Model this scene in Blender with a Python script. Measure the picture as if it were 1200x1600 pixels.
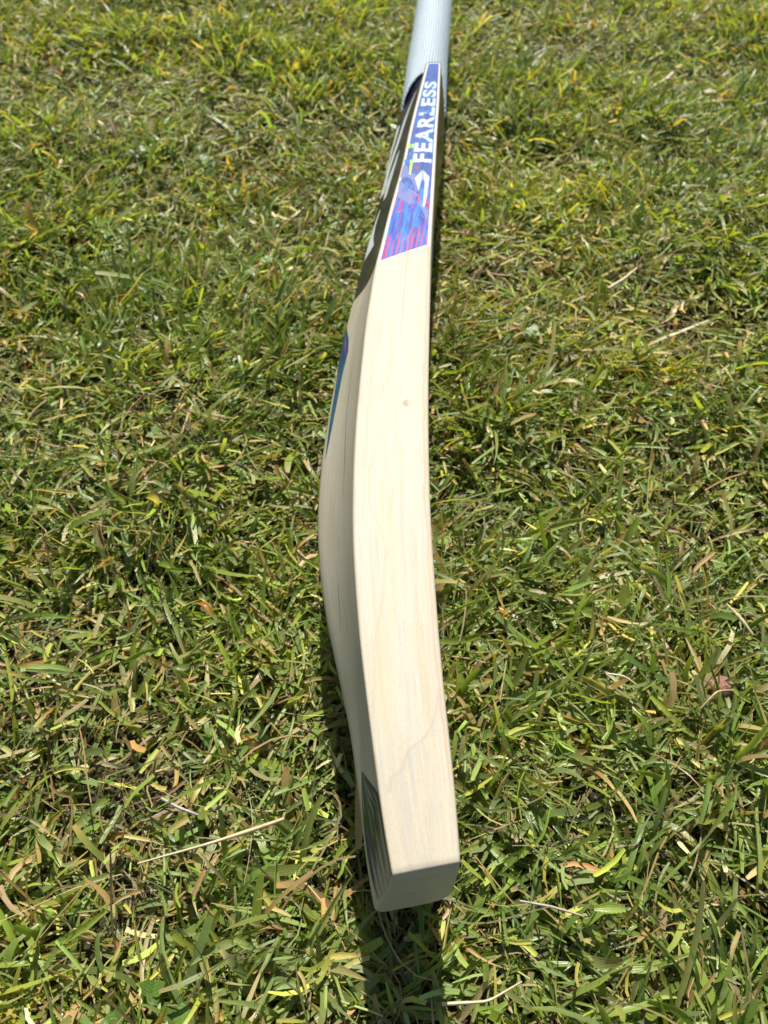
import bpy, math
import numpy as np
from mathutils import Vector

# ---------------------------------------------------------------- clear
for o in list(bpy.data.objects): bpy.data.objects.remove(o, do_unlink=True)
scene = bpy.context.scene
C = scene.collection
rng = np.random.default_rng(7)
R = math.radians

# ---------------------------------------------------------------- camera
cam = bpy.data.cameras.new('camera')
cam.sensor_fit = 'VERTICAL'; cam.sensor_height = 9.8; cam.sensor_width = 7.35
cam.lens = 9.8*1156/1600
cam.clip_start = 0.01; cam.clip_end = 200
cam.dof.use_dof = True; cam.dof.focus_distance = 0.325; cam.dof.aperture_fstop = 3.6
camo = bpy.data.objects.new('camera', cam); C.objects.link(camo)
camo.location = (0, 0, 0.361); camo.rotation_euler = (R(90-54), 0, 0)
scene.camera = camo

# ---------------------------------------------------------------- sky, sun, exposure
SUN_EL, SUN_AZ = R(52), R(1)          # azimuth measured from +Y (behind the handle) towards +X
world = bpy.data.worlds.new('World'); scene.world = world; world.use_nodes = True
wn = world.node_tree.nodes; wl = world.node_tree.links
sky = wn.new('ShaderNodeTexSky'); sky.sky_type = 'NISHITA'; sky.sun_disc = False
sky.sun_elevation = SUN_EL; sky.sun_rotation = SUN_AZ
bg = wn['Background']; bg.inputs['Strength'].default_value = 0.075
wl.new(sky.outputs['Color'], bg.inputs['Color'])
sl = bpy.data.lights.new('sun', 'SUN'); sl.energy = 5.0; sl.angle = R(0.53); sl.color = (1.0, 0.955, 0.87)
so = bpy.data.objects.new('sun', sl); C.objects.link(so); so.location = (0, 3, 4)
sd = Vector((math.sin(SUN_AZ)*math.cos(SUN_EL), math.cos(SUN_AZ)*math.cos(SUN_EL), math.sin(SUN_EL)))
so.rotation_euler = sd.to_track_quat('Z', 'Y').to_euler()
vs = scene.view_settings
vs.view_transform = 'Standard'; vs.look = 'None'; vs.exposure = 0.62; vs.gamma = 1.0; vs.use_curve_mapping = False
scene.cycles.max_bounces = 6; scene.cycles.transmission_bounces = 4; scene.cycles.transparent_max_bounces = 4

# ---------------------------------------------------------------- helpers
def link(name, me, mat=None, parent=None, label=None, cat=None, kind=None, group=None):
    o = bpy.data.objects.new(name, me); C.objects.link(o)
    if mat is not None and me is not None: me.materials.append(mat)
    if parent is not None: o.parent = parent
    if label: o['label'] = label
    if cat: o['category'] = cat
    if kind: o['kind'] = kind
    if group: o['group'] = group
    return o
def mesh_np(name, V, F, smooth=True, uv=None, col=None, acr=None):
    """V (n,3) metres; F (m,4) quads or (m,3); uv/col/acr per vertex"""
    me = bpy.data.meshes.new(name)
    V = np.asarray(V, np.float32); F = np.asarray(F, np.int32)
    n, m, k = len(V), len(F), F.shape[1]
    me.vertices.add(n); me.vertices.foreach_set('co', V.ravel())
    me.loops.add(m*k); me.loops.foreach_set('vertex_index', F.ravel())
    me.polygons.add(m); me.polygons.foreach_set('loop_start', np.arange(0, m*k, k, dtype=np.int32))
    me.polygons.foreach_set('use_smooth', np.full(m, smooth, bool))
    me.update(calc_edges=True)
    if uv is not None:
        l = me.uv_layers.new(name='UVMap'); l.data.foreach_set('uv', np.asarray(uv, np.float32)[F.ravel()].ravel())
    if col is not None:
        a = me.color_attributes.new('col', 'FLOAT_COLOR', 'POINT')
        c4 = np.ones((n, 4), np.float32); c4[:, :3] = col; a.data.foreach_set('color', c4.ravel())
    if acr is not None:
        a = me.attributes.new('acr', 'FLOAT', 'POINT'); a.data.foreach_set('value', np.asarray(acr, np.float32))
    return me
class NT:
    """small helper around a material's node tree"""
    def __init__(s, name):
        s.m = bpy.data.materials.new(name); s.m.use_nodes = True
        s.t = s.m.node_tree; s.b = s.t.nodes['Principled BSDF']; s.out = s.t.nodes['Material Output']
    def n(s, typ, **kw):
        nd = s.t.nodes.new(typ)
        for k, v in kw.items(): setattr(nd, k, v)
        return nd
    def l(s, a, b): s.t.links.new(a, b)
    def set(s, sock, v):
        if isinstance(v, bpy.types.NodeSocket): s.l(v, sock)
        else: sock.default_value = v
    def math(s, op, a, b=0.0, c=0.0, clamp=False):
        nd = s.n('ShaderNodeMath', operation=op, use_clamp=clamp)
        for i, v in enumerate((a, b, c)): s.set(nd.inputs[i], v)
        return nd.outputs[0]
    def rng(s, v, a, b, c=0.0, d=1.0):
        nd = s.n('ShaderNodeMapRange', interpolation_type='SMOOTHSTEP')
        for i, x in enumerate((v, a, b, c, d)): s.set(nd.inputs[i], x)
        return nd.outputs[0]
    def noise(s, vec, scale=1.0, detail=3.0, rough=0.55, dist=0.0):
        nd = s.n('ShaderNodeTexNoise'); s.set(nd.inputs['Vector'], vec)
        nd.inputs['Scale'].default_value = scale; nd.inputs['Detail'].default_value = detail
        nd.inputs['Roughness'].default_value = rough; nd.inputs['Distortion'].default_value = dist
        return nd.outputs['Fac']
    def mapping(s, vec, scale, loc=(0, 0, 0)):
        nd = s.n('ShaderNodeMapping'); s.l(vec, nd.inputs['Vector'])
        nd.inputs['Scale'].default_value = scale; nd.inputs['Location'].default_value = loc
        return nd.outputs[0]
    def mix(s, f, a, b, mode='MIX'):
        nd = s.n('ShaderNodeMix', data_type='RGBA', blend_type=mode)
        s.set(nd.inputs['Factor'], f)
        for sock, v in ((nd.inputs[6], a), (nd.inputs[7], b)):
            if isinstance(v, tuple): v = (*v, 1.0) if len(v) == 3 else v
            s.set(sock, v)
        return nd.outputs[2]
    def ramp(s, f, stops, interp='LINEAR'):
        nd = s.n('ShaderNodeValToRGB'); e = nd.color_ramp.elements; nd.color_ramp.interpolation = interp
        while len(e) < len(stops): e.new(0.5)
        for i, (p, c) in enumerate(stops):
            e[i].position = p; e[i].color = (*c, 1.0) if len(c) == 3 else c
        s.set(nd.inputs[0], f); return nd.outputs[0]
    def bump(s, h, strength, dist):
        nd = s.n('ShaderNodeBump'); s.l(h, nd.inputs['Height'])
        nd.inputs['Strength'].default_value = strength; nd.inputs['Distance'].default_value = dist
        s.l(nd.outputs[0], s.b.inputs['Normal']); return nd
    def uv(s):
        nd = s.n('ShaderNodeUVMap'); return nd.outputs[0]
    def sep(s, v):
        nd = s.n('ShaderNodeSeparateXYZ'); s.l(v, nd.inputs[0]); return nd.outputs
    def curve(s, v, pts):
        nd = s.n('ShaderNodeFloatCurve'); c = nd.mapping.curves[0]
        while len(c.points) < len(pts): c.points.new(0.5, 0.5)
        for p, q in zip(c.points, pts): p.location = q
        nd.mapping.update(); s.set(nd.inputs['Value'], v); return nd.outputs[0]
# ---------------------------------------------------------------- bat surface (millimetres, later scaled to metres)
# blade outline measured along its length: back corner, face corner of the upper edge, and spine
EDGE_BACK = [(32.3,606.0),(22.6,540.9),(17.4,505.9),(11.2,455.6),(4.1,413.7),(-2.3,370.0),(-5.0,353.3),(-7.0,330.0),(-9.3,308.2),(-11.2,271.4),(-12.7,242.3),(-13.5,215.7),(-13.3,184.5),(-12.7,167.6),(-11.0,145.1),(-9.4,127.1),(-7.8,113.8),(-5.2,94.8),(-4.2,87.9),(-2.1,73.8),(-0.2,60.9),(1.6,50.5),(3.2,43.5)]
EDGE_FACE = [(43.2,606.0),(39.2,540.9),(36.4,505.9),(32.3,445.8),(28.7,393.6),(27.0,370.0),(25.3,337.2),(23.9,307.4),(23.1,292.6),(21.6,261.4),(20.3,224.3),(19.6,184.5),(19.9,167.6),(20.3,145.1),(20.7,127.1),(21.3,113.8),(22.0,95.2),(22.8,88.4),(23.4,73.8),(24.0,61.8),(24.1,51.3),(24.0,47.3)]
SPINE = [(13.0,641.8),(6.6,582.5),(2.5,552.9),(-3.8,502.0),(-10.3,454.6),(-15.6,422.1),(-19.5,392.0),(-22.6,372.4),(-26.1,344.5),(-28.7,319.6),(-31.5,288.3),(-33.8,252.8),(-34.0,223.9),(-33.6,212.7),(-31.9,192.9),(-29.6,176.1),(-26.0,157.4),(-21.9,140.9),(-15.8,115.5),(-14.3,109.8),(-11.5,91.8),(-9.2,80.5),(-7.5,65.0),(-5.7,56.2),(-3.2,43.5),(-2.4,41.4)]
GRID = np.arange(-60.0, 800.0, 1.0)
def profile(lst, sig):
    a = np.array(sorted(lst, key=lambda p: p[1]))
    y, x = a[:,1], a[:,0]
    g = np.interp(GRID, y, x)
    lo = GRID < y[0]; hi = GRID > y[-1]
    g[lo] = x[0] + (GRID[lo]-y[0])*(x[3]-x[0])/(y[3]-y[0])
    g[hi] = x[-1] + (GRID[hi]-y[-1])*(x[-1]-x[-2])/(y[-1]-y[-2])
    k = np.exp(-0.5*(np.arange(-3*sig, 3*sig+1)/sig)**2); k /= k.sum()
    p = np.pad(g, 3*sig, mode='reflect', reflect_type='odd')
    return np.convolve(p, k, mode='valid')
G_L, G_R, G_S = profile(EDGE_BACK, 9), profile(EDGE_FACE, 12), profile(SPINE, 9)
def ipf(G, Y): return np.interp(Y, GRID, G)
def sstep(a, b, x):
    t = np.clip((x-a)/(b-a), 0, 1); return t*t*(3-2*t)
def handle_x(Y): return 32.5 + 0.088*(Y-647.0)
ZC, TOE_Y = 54.0, 45.6
BT = np.array([0,.1,.2,.3,.4,.5,.6,.7,.8,.88,.94,1.0]); BG = np.array([0,.06,.13,.21,.295,.39,.50,.625,.77,.89,.965,1.0])
def finish(x, z, Y):
    """bend the toe: the end is square to the bowed blade and slightly rounded"""
    fall = 1 - sstep(TOE_Y, TOE_Y+70, Y)
    up = np.clip((z-ZC)/54.0, 0, 1); dn = np.clip((ZC-z)/54.0, 0, 1)
    c = 0.9*(1-up**2.4) - 8.0*dn**1.8
    corner = 0.6*np.clip((x-15.0)/9.5, 0, 1.2)**2.4*(1-up**1.5)
    return np.stack([x, Y + fall*(0.175*(x-13.5) - c + corner), z], -1)
def half_w(Y): return 54.0 - 1.2*sstep(560, 606, Y) - 36.0*sstep(603, 676, Y)
def circ(Y): return sstep(607, 674, Y)
def s_edge(a, Y, sgn=1):
    """upper (sgn=1) or lower edge; a: 0 at the face, 1 at the back"""
    xl, xr, w, c = ipf(G_L,Y), ipf(G_R,Y), half_w(Y), circ(Y)
    x = xr + (xl-xr)*a; z = w + 0.5*(1-(2*a-1)**2)
    an = np.radians(60+60*a); R = 16.7
    x = x*(1-c) + c*(handle_x(Y)+R*np.cos(an)); z = z*(1-c) + c*R*np.sin(an)
    return finish(x, ZC+sgn*z, Y)
def s_back(t, Y, sgn=1):
    """back from the edge (t=0) to the spine (t=1)"""
    xl, xs, w, c = ipf(G_L,Y), ipf(G_S,Y), half_w(Y), circ(Y)
    g = np.interp(t, BT, BG)
    x = xl + (xs-xl)*g; z = w*(1-t)
    an = np.radians(120+60*t); R = 16.7
    x = x*(1-c) + c*(handle_x(Y)+R*np.cos(an)); z = z*(1-c) + c*R*np.sin(an)
    return finish(x, ZC+sgn*z, Y)
def s_face(t, Y, sgn=1):
    """face from the edge (t=0) to its middle (t=1)"""
    xr, w, c = ipf(G_R,Y), half_w(Y), circ(Y)
    fb = 1.4 + 4.4*sstep(470, 606, Y)
    x = xr + fb*np.sin(t*np.pi/2)**1.2; z = w*(1-t)
    an = np.radians(60-60*t); R = 16.7
    x = x*(1-c) + c*(handle_x(Y)+R*np.cos(an)); z = z*(1-c) + c*R*np.sin(an)
    return finish(x, ZC+sgn*z, Y)

MM = 0.001
# ---------------------------------------------------------------- ground shape (shared by soil, grass and loose bits)
_wv = [(rng.uniform(0, 6.28), f*math.cos(a), f*math.sin(a), amp) for f, amp in ((9, 1.8), (17, 1.6), (31, 1.5), (60, 1.2), (105, 0.7)) for a in rng.uniform(0, 6.28, 3)]
def soil_z(x, y):
    z = np.full(np.shape(x), -16.0)
    for p, fx, fy, a in _wv: z = z + a*np.sin(p + fx*x + fy*y)
    return z*MM
def field(seed, freqs):
    r = np.random.default_rng(seed)
    w = [(r.uniform(0, 6.28), f*math.cos(a), f*math.sin(a)) for f in freqs for a in r.uniform(0, 6.28, 3)]
    def fn(x, y):
        s = 0
        for p, fx, fy in w: s = s + np.sin(p + fx*x + fy*y)
        return s/math.sqrt(len(w)/2.0)          # about unit variance
    return fn
dry_f = field(11, (7, 13, 24, 40)); clump_f = field(23, (14, 30, 55)); head_f = field(5, (10, 22, 45)); hue_f = field(31, (9, 20, 38))

# ---------------------------------------------------------------- ground sheet
def make_ground():
    t = NT('soil')
    co = t.n('ShaderNodeTexCoord').outputs['Object']
    n1 = t.noise(co, 60, 6, 0.65); n2 = t.noise(co, 420, 4, 0.7); n3 = t.noise(co, 6, 3)
    c = t.ramp(n1, [(0.3, (0.012, 0.008, 0.005)), (0.55, (0.032, 0.022, 0.013)), (0.75, (0.075, 0.054, 0.030))])
    c = t.mix(t.rng(n2, 0.45, 0.7), c, (0.06, 0.045, 0.025))
    c = t.mix(t.rng(n3, 0.45, 0.62, 0, 0.5), c, (0.045, 0.05, 0.016))
    t.l(c, t.b.inputs['Base Color']); t.b.inputs['Roughness'].default_value = 0.95
    t.bump(n2, 0.8, 0.003)
    xs = np.concatenate([[-30, -8, -3], np.arange(-1.6, 1.61, 0.012), [3, 8, 30]])
    ys = np.concatenate([[-30, -8, -2], np.arange(-0.8, 1.81, 0.012), [3, 8, 30]])
    X, Y = np.meshgrid(xs, ys); V = np.stack([X, Y, soil_z(X, Y)], -1).reshape(-1, 3)
    nx, ny = len(xs), len(ys); i = (np.arange(ny-1)[:, None]*nx + np.arange(nx-1)).ravel()
    F = np.stack([i, i+1, i+1+nx, i+nx], -1)
    link('ground', mesh_np('ground', V, F), t.m, kind='structure')
make_ground()

# ---------------------------------------------------------------- bat materials
def wood_material():
    t = NT('willow'); uv = t.uv(); u, v, _ = t.sep(uv)
    mm = t.mapping(uv, (35.0, 1000.0, 1.0))                  # across / along in millimetres
    fine = t.noise(t.mapping(mm, (1.9, 0.045, 1)), 1.0, 5, 0.7)
    mid = t.noise(t.mapping(mm, (0.42, 0.012, 1), (3, 1, 0)), 1.0, 4, 0.55, 0.4)
    wide = t.noise(t.mapping(mm, (0.09, 0.010, 1), (7, 2, 0)), 1.0, 3, 0.5, 0.3)
    pore = t.noise(t.mapping(mm, (2.6, 0.6, 1)), 1.0, 4, 0.75)
    base = t.ramp(wide, [(0.3, (0.76, 0.665, 0.50)), (0.5, (0.80, 0.71, 0.555)), (0.72, (0.765, 0.695, 0.57))])
    base = t.mix(t.rng(mid, 0.46, 0.70, 0, 0.60), base, (0.69, 0.55, 0.365))
    base = t.mix(t.rng(fine, 0.46, 0.66, 0, 0.7), base, (0.63, 0.52, 0.375))
    base = t.mix(t.rng(pore, 0.50, 0.68, 0, 0.7), base, (0.60, 0.51, 0.39))
    base = t.mix(t.rng(pore, 0.48, 0.25, 0, 0.5), base, (0.86, 0.80, 0.70))
    edge = t.math('MULTIPLY', t.rng(u, -0.001, 0.001), t.rng(u, 1.001, 0.999))       # only on the upper edge
    wob = t.math('MULTIPLY', t.math('SUBTRACT', t.noise(t.mapping(mm, (0.12, 0.045, 1)), 1.0, 2), 0.5), 0.12)
    def along(pts, y0, y1, width, col, amt, sharp=0.3, src=None):
        nonlocal base
        vn = t.math('DIVIDE', t.math('SUBTRACT', v, y0*MM), (y1-y0)*MM)
        cv = t.curve(vn, [((y-y0)/(y1-y0), a) for a, y in pts])
        d = t.math('ABSOLUTE', t.math('SUBTRACT', t.math('ADD', u, wob), cv))
        m = t.rng(d, width, width*sharp, 0, amt)
        inr = t.math('MULTIPLY', t.rng(vn, 0.0, 0.06), t.rng(vn, 1.0, 0.94))
        m = t.math('MULTIPLY', t.math('MULTIPLY', m, inr), edge if src is None else src)
        base = t.mix(m, base, col)
    # growth lines, the reddish heart stripe along the face side, grey stain near the toe
    along([(0.90, 70), (0.82, 75), (0.69, 76.5), (0.59, 80), (0.50, 84), (0.30, 88), (0.176, 94), (0.07, 104)], 69, 106, 0.045, (0.56, 0.42, 0.28), 0.36, 0.0)
    along([(0.90, 70), (0.78, 75), (0.64, 76.5), (0.52, 80), (0.42, 84), (0.24, 88), (0.12, 94), (0.02, 104)], 69, 106, 0.12, (0.56, 0.52, 0.48), 0.2, 0.0)
    along([(0.95, 95), (0.88, 109), (0.78, 127), (0.69, 139), (0.624, 156), (0.632, 171), (0.77, 190), (0.80, 210)], 92, 214, 0.035, (0.64, 0.50, 0.32), 0.38, 0.05)
    along([(0.80, 92), (0.66, 127), (0.56, 139), (0.48, 156), (0.50, 171), (0.60, 190)], 88, 200, 0.16, (0.78, 0.64, 0.41), 0.45, 0.05)
    along([(0.05, 60), (0.07, 200), (0.06, 300), (0.05, 380)], 50, 390, 0.030, (0.70, 0.44, 0.24), 0.60, 0.2)
    along([(0.12, 95), (0.10, 130), (0.14, 180)], 90, 190, 0.09, (0.70, 0.60, 0.50), 0.40, 0.1)
    along([(0.42, 290), (0.44, 330), (0.40, 380), (0.38, 400)], 288, 420, 0.02, (0.50, 0.40, 0.30), 0.35, 0.2)
    stain = t.noise(t.mapping(mm, (0.35, 0.035, 1), (11, 5, 0)), 1.0, 5, 0.65, 0.3)
    zone = t.math('MULTIPLY', t.rng(v, 0.100, 0.070), t.math('MULTIPLY', t.rng(u, 0.15, 0.4), t.rng(u, 0.9, 0.65)))
    base = t.mix(t.math('MULTIPLY', t.math('MULTIPLY', t.rng(stain, 0.40, 0.72, 0, 0.6), zone), edge), base, (0.53, 0.515, 0.49))
    stain2 = t.noise(t.mapping(mm, (0.30, 0.02, 1), (4, 9, 0)), 1.0, 4, 0.6)
    base = t.mix(t.math('MULTIPLY', t.rng(stain2, 0.5, 0.7, 0, 0.32), edge), base, (0.56, 0.55, 0.53))
    for (ku, kv, r, col, amt) in ((0.324, 247, 2.0, (0.48, 0.29, 0.15), 0.8), (0.644, 257.8, 1.0, (0.58, 0.45, 0.3), 0.5), (0.60, 262, 2.2, (0.70, 0.55, 0.38), 0.35)):
        dx = t.math('MULTIPLY', t.math('SUBTRACT', u, ku), 34.0); dy = t.math('MULTIPLY', t.math('SUBTRACT', v, kv*MM), 620.0)
        d = t.math('ADD', t.math('SQRT', t.math('ADD', t.math('MULTIPLY', dx, dx), t.math('MULTIPLY', dy, dy))), t.math('MULTIPLY', t.math('SUBTRACT', pore, 0.5), 5.0))
        base = t.mix(t.rng(d, r, r*0.2, 0, amt), base, col)
    # the back: fine dark check lines along the grain (u runs 1..2 from edge to spine)
    back = t.math('MULTIPLY', t.rng(u, 1.001, 1.003), t.rng(u, 3.0, 2.99))
    g = t.noise(t.mapping(mm, (0.9, 0.004, 1), (2, 8, 0)), 1.0, 4, 0.6)
    base = t.mix(t.math('MULTIPLY', t.rng(g, 0.5, 0.64, 0, 0.35), back), base, (0.56, 0.50, 0.37))

    base = t.mix(1.0, base, (0.585, 0.595, 0.58), 'MULTIPLY')
    toe = t.rng(u, 7.5, 7.6)
    eg = t.noise(t.mapping(mm, (0.55, 0.05, 1), (1, 6, 0)), 1.0, 4, 0.65)
    base = t.mix(t.math('MULTIPLY', toe, t.rng(eg, 0.45, 0.62, 0, 0.45)), base, (0.30, 0.24, 0.16))
    t.l(base, t.b.inputs['Base Color'])
    t.b.inputs['Roughness'].default_value = 0.50
    t.b.inputs['Specular IOR Level'].default_value = 0.22
    t.bump(t.math('ADD', t.math('MULTIPLY', fine, 0.6), pore), 0.22, 0.0004)
    return t.m
def plain(name, col, rough=0.5, spec=0.15, metal=0.0):
    t = NT(name)
    co = t.n('ShaderNodeTexCoord').outputs['Object']
    n = t.noise(co, 900, 3)
    t.l(t.mix(t.rng(n, 0.35, 0.7, 0, 0.12), col, tuple(c*0.7 for c in col)), t.b.inputs['Base Color'])
    t.b.inputs['Roughness'].default_value = rough; t.b.inputs['Specular IOR Level'].default_value = spec
    t.b.inputs['Metallic'].default_value = metal
    return t.m
def foil_material():
    """printed foil of the edge sticker: u across (0 back, 1 face), v up (0 at the slanted lower end)"""
    t = NT('sticker_print'); uv = t.uv(); u, v, _ = t.sep(uv)
    wv = t.math('MULTIPLY', t.math('SUBTRACT', t.noise(t.mapping(uv, (2.0, 14.0, 1)), 1.0, 2), 0.5), 0.10)
    us = t.math('ADD', t.math('ADD', u, wv), t.math('MULTIPLY', v, -0.18))
    cmb = t.n('ShaderNodeCombineXYZ'); t.l(t.math('FLOOR', t.math('MULTIPLY', us, 18.0)), cmb.inputs[0]); t.l(t.math('FLOOR', t.math('MULTIPLY', v, 11.0)), cmb.inputs[1])
    wn_ = t.n('ShaderNodeTexWhiteNoise', noise_dimensions='2D'); t.l(cmb.outputs[0], wn_.inputs['Vector'])
    fr = t.math('FRACT', t.math('MULTIPLY', us, 18.0)); inn = t.math('MULTIPLY', t.rng(fr, 0.05, 0.25), t.rng(fr, 0.95, 0.75))
    s1 = t.noise(t.mapping(uv, (9.0, 12.0, 1)), 1.0, 2, 0.5, 0.2)
    low = t.ramp(s1, [(0.30, (0.010, 0.030, 0.24)), (0.45, (0.008, 0.085, 0.44)), (0.58, (0.018, 0.17, 0.52)), (0.72, (0.05, 0.06, 0.32))])
    low = t.mix(t.math('MULTIPLY', inn, t.rng(wn_.outputs['Value'], 0.60, 0.64)), low, (0.075, 0.020, 0.20))
    low = t.mix(t.math('MULTIPLY', inn, t.rng(wn_.outputs['Value'], 0.84, 0.86)), low, (0.36, 0.014, 0.12))
    alt = t.math('GREATER_THAN', t.math('FRACT', t.math('MULTIPLY', us, 9.0)), 0.5)
    low = t.mix(t.math('MULTIPLY', t.math('MULTIPLY', inn, alt), t.rng(v, 0.075, 0.055, 0, 0.75)), low, (0.42, 0.05, 0.18))
    cl = t.noise(t.mapping(uv, (3.0, 9.0, 1), (5, 5, 0)), 1.0, 3, 0.5)
    upc = t.ramp(cl, [(0.35, (0.020, 0.050, 0.22)), (0.55, (0.048, 0.085, 0.27)), (0.7, (0.012, 0.10, 0.36))])
    c = t.mix(t.rng(v, 0.24, 0.30), low, upc)
    vo = t.n('ShaderNodeTexVoronoi'); t.l(t.mapping(uv, (26, 150, 1)), vo.inputs['Vector']); vo.inputs['Scale'].default_value = 1.0
    gl = t.math('MULTIPLY', t.rng(vo.outputs['Distance'], 0.20, 0.12), t.rng(t.noise(t.mapping(uv, (5, 30, 1)), 1.0, 2), 0.56, 0.66))
    c = t.mix(gl, c, (0.75, 0.80, 0.85))
    t.l(c, t.b.inputs['Base Color']); t.b.inputs['Roughness'].default_value = 0.42
    t.b.inputs['Specular IOR Level'].default_value = 0.12
    return t.m
def shoulder_material():
    t = NT('black_print'); uv = t.uv()
    n = t.noise(t.mapping(uv, (6, 3, 1)), 1.0, 3)
    c = t.ramp(n, [(0.35, (0.005, 0.006, 0.010)), (0.6, (0.016, 0.012, 0.036)), (0.75, (0.006, 0.016, 0.024))])
    t.l(c, t.b.inputs['Base Color']); t.b.inputs['Roughness'].default_value = 0.26; t.b.inputs['Specular IOR Level'].default_value = 0.12
    return t.m
def spine_material():
    t = NT('teal_print'); uv = t.uv(); u, v, _ = t.sep(uv)
    n = t.noise(t.mapping(uv, (5, 6, 1)), 1.0, 3, 0.5, 0.3)
    c = t.mix(t.rng(v, 0.45, 0.75), (0.008, 0.085, 0.13), (0.022, 0.035, 0.13))
    c = t.mix(t.rng(n, 0.55, 0.65, 0, 0.8), c, (0.22, 0.03, 0.15))
    c = t.mix(t.rng(t.noise(t.mapping(uv, (10, 3, 1)), 1.0, 2), 0.55, 0.68, 0, 0.6), c, (0.03, 0.25, 0.27))
    t.l(c, t.b.inputs['Base Color']); t.b.inputs['Roughness'].default_value = 0.35; t.b.inputs['Specular IOR Level'].default_value = 0.2
    return t.m
def toe_print_material():
    t = NT('toe_print'); uv = t.uv(); u, v, _ = t.sep(uv)
    n = t.noise(t.mapping(uv, (10, 0.9, 1)), 1.0, 4, 0.75, 0.3)
    m = t.noise(t.mapping(uv, (3, 2.5, 1), (2, 3, 0)), 1.0, 3)
    c = t.ramp(m, [(0.36, (0.008, 0.026, 0.070)), (0.5, (0.010, 0.034, 0.044)), (0.62, (0.030, 0.066, 0.020))])
    w = t.math('ADD', n, t.math('MULTIPLY', t.rng(v, 0.5, 0.0), 0.12))
    c = t.mix(t.rng(w, 0.52, 0.60, 0, 0.85), c, (0.40, 0.36, 0.26))
    c = t.mix(t.rng(u, 0.88, 0.97, 0, 0.85), c, (0.07, 0.018, 0.045))
    t.l(c, t.b.inputs['Base Color']); t.b.inputs['Roughness'].default_value = 0.5; t.b.inputs['Specular IOR Level'].default_value = 0.15
    return t.m
def grip_material():
    t = NT('grip_rubber'); uv = t.uv(); u, v, _ = t.sep(uv)
    ph = t.math('MULTIPLY', u, 6.2832*48)
    zig = t.math('PINGPONG', t.math('MULTIPLY', u, 16.0), 0.5)
    row = t.math('SINE', t.math('ADD', t.math('MULTIPLY', v, 6.2832*330), t.math('MULTIPLY', zig, 5.0)))
    col = t.math('SINE', ph)
    h = t.math('MULTIPLY', t.math('ADD', row, 1.0), t.math('ADD', col, 1.0))
    n = t.noise(t.n('ShaderNodeTexCoord').outputs['Object'], 120, 3)
    c = t.mix(t.rng(h, 0.0, 1.6), (0.09, 0.15, 0.19), (0.66, 0.75, 0.78))
    c = t.mix(t.rng(n, 0.4, 0.7, 0, 0.2), c, (0.42, 0.52, 0.56))
    t.l(c, t.b.inputs['Base Color']); t.b.inputs['Roughness'].default_value = 0.55
    t.bump(h, 0.5, 0.0005)
    return t.m
WOOD = wood_material(); BLACK = shoulder_material()

# ---------------------------------------------------------------- the cricket bat
bat = link('cricket_bat', None, label='new pale willow cricket bat with pale blue grip lying on its edge', cat='cricket bat')
bat.location = (13.0*MM, 46*MM, 0)
INV = np.array([13.0*MM, 46*MM, 0])
def bezier3(p, c, q): return [0.5625*p + 0.375*c + 0.0625*q, 0.25*p + 0.5*c + 0.25*q, 0.0625*p + 0.375*c + 0.5625*q]
def ring(Y):
    """closed section at Y: list of points, list of u"""
    pts, us = [], []
    wd = max(ipf(G_R, Y)-ipf(G_L, Y), 8.0)
    ea, et = 1.0/wd, 1.0/54
    fa, ft = 1.3/wd, 1.3/54
    A = np.linspace(fa, 1-ea, 22); T = np.concatenate([[et], np.linspace(et, 1, 26)[1:]]); TF = np.linspace(ft, 1, 14)
    def add(P, U): pts.extend(list(P)); us.extend(list(U))
    add(s_edge(A, np.full(A.shape, Y)), A)                                            # upper edge, face -> back (u: 0 face .. 1 back)
    add(bezier3(s_edge(np.array(1-ea), Y), s_edge(np.array(1.0), Y), s_back(np.array(et), Y)), (1.0005, 1.001, 1.0015))
    us[-3:] = (0.999, 1.0005, 1.001)
    add(s_back(T, np.full(T.shape, Y)), 1.002+T*0.98)
    T2 = T[::-1][1:]; add(s_back(T2, np.full(T2.shape, Y), -1), 2.98-T2*0.98+0.98)
    add(bezier3(s_back(np.array(et), Y, -1), s_edge(np.array(1.0), Y, -1), s_edge(np.array(1-ea), Y, -1)), (4, 4, 4))
    A2 = A[::-1]; add(s_edge(A2, np.full(A2.shape, Y), -1), 4.0+A2)
    add(bezier3(s_edge(np.array(fa), Y, -1), s_edge(np.array(0.0), Y, -1), s_face(np.array(ft), Y, -1)), (5, 5, 5))
    add(s_face(TF, np.full(TF.shape, Y), -1), 5.0+TF)
    TF2 = TF[::-1][1:]; add(s_face(TF2, np.full(TF2.shape, Y)), 7.0-TF2)
    add(bezier3(s_face(np.array(ft), Y), s_edge(np.array(0.0), Y), s_edge(np.array(fa), Y)), (7.0, 7.01, 7.02))
    return np.array(pts), np.array(us)
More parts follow.
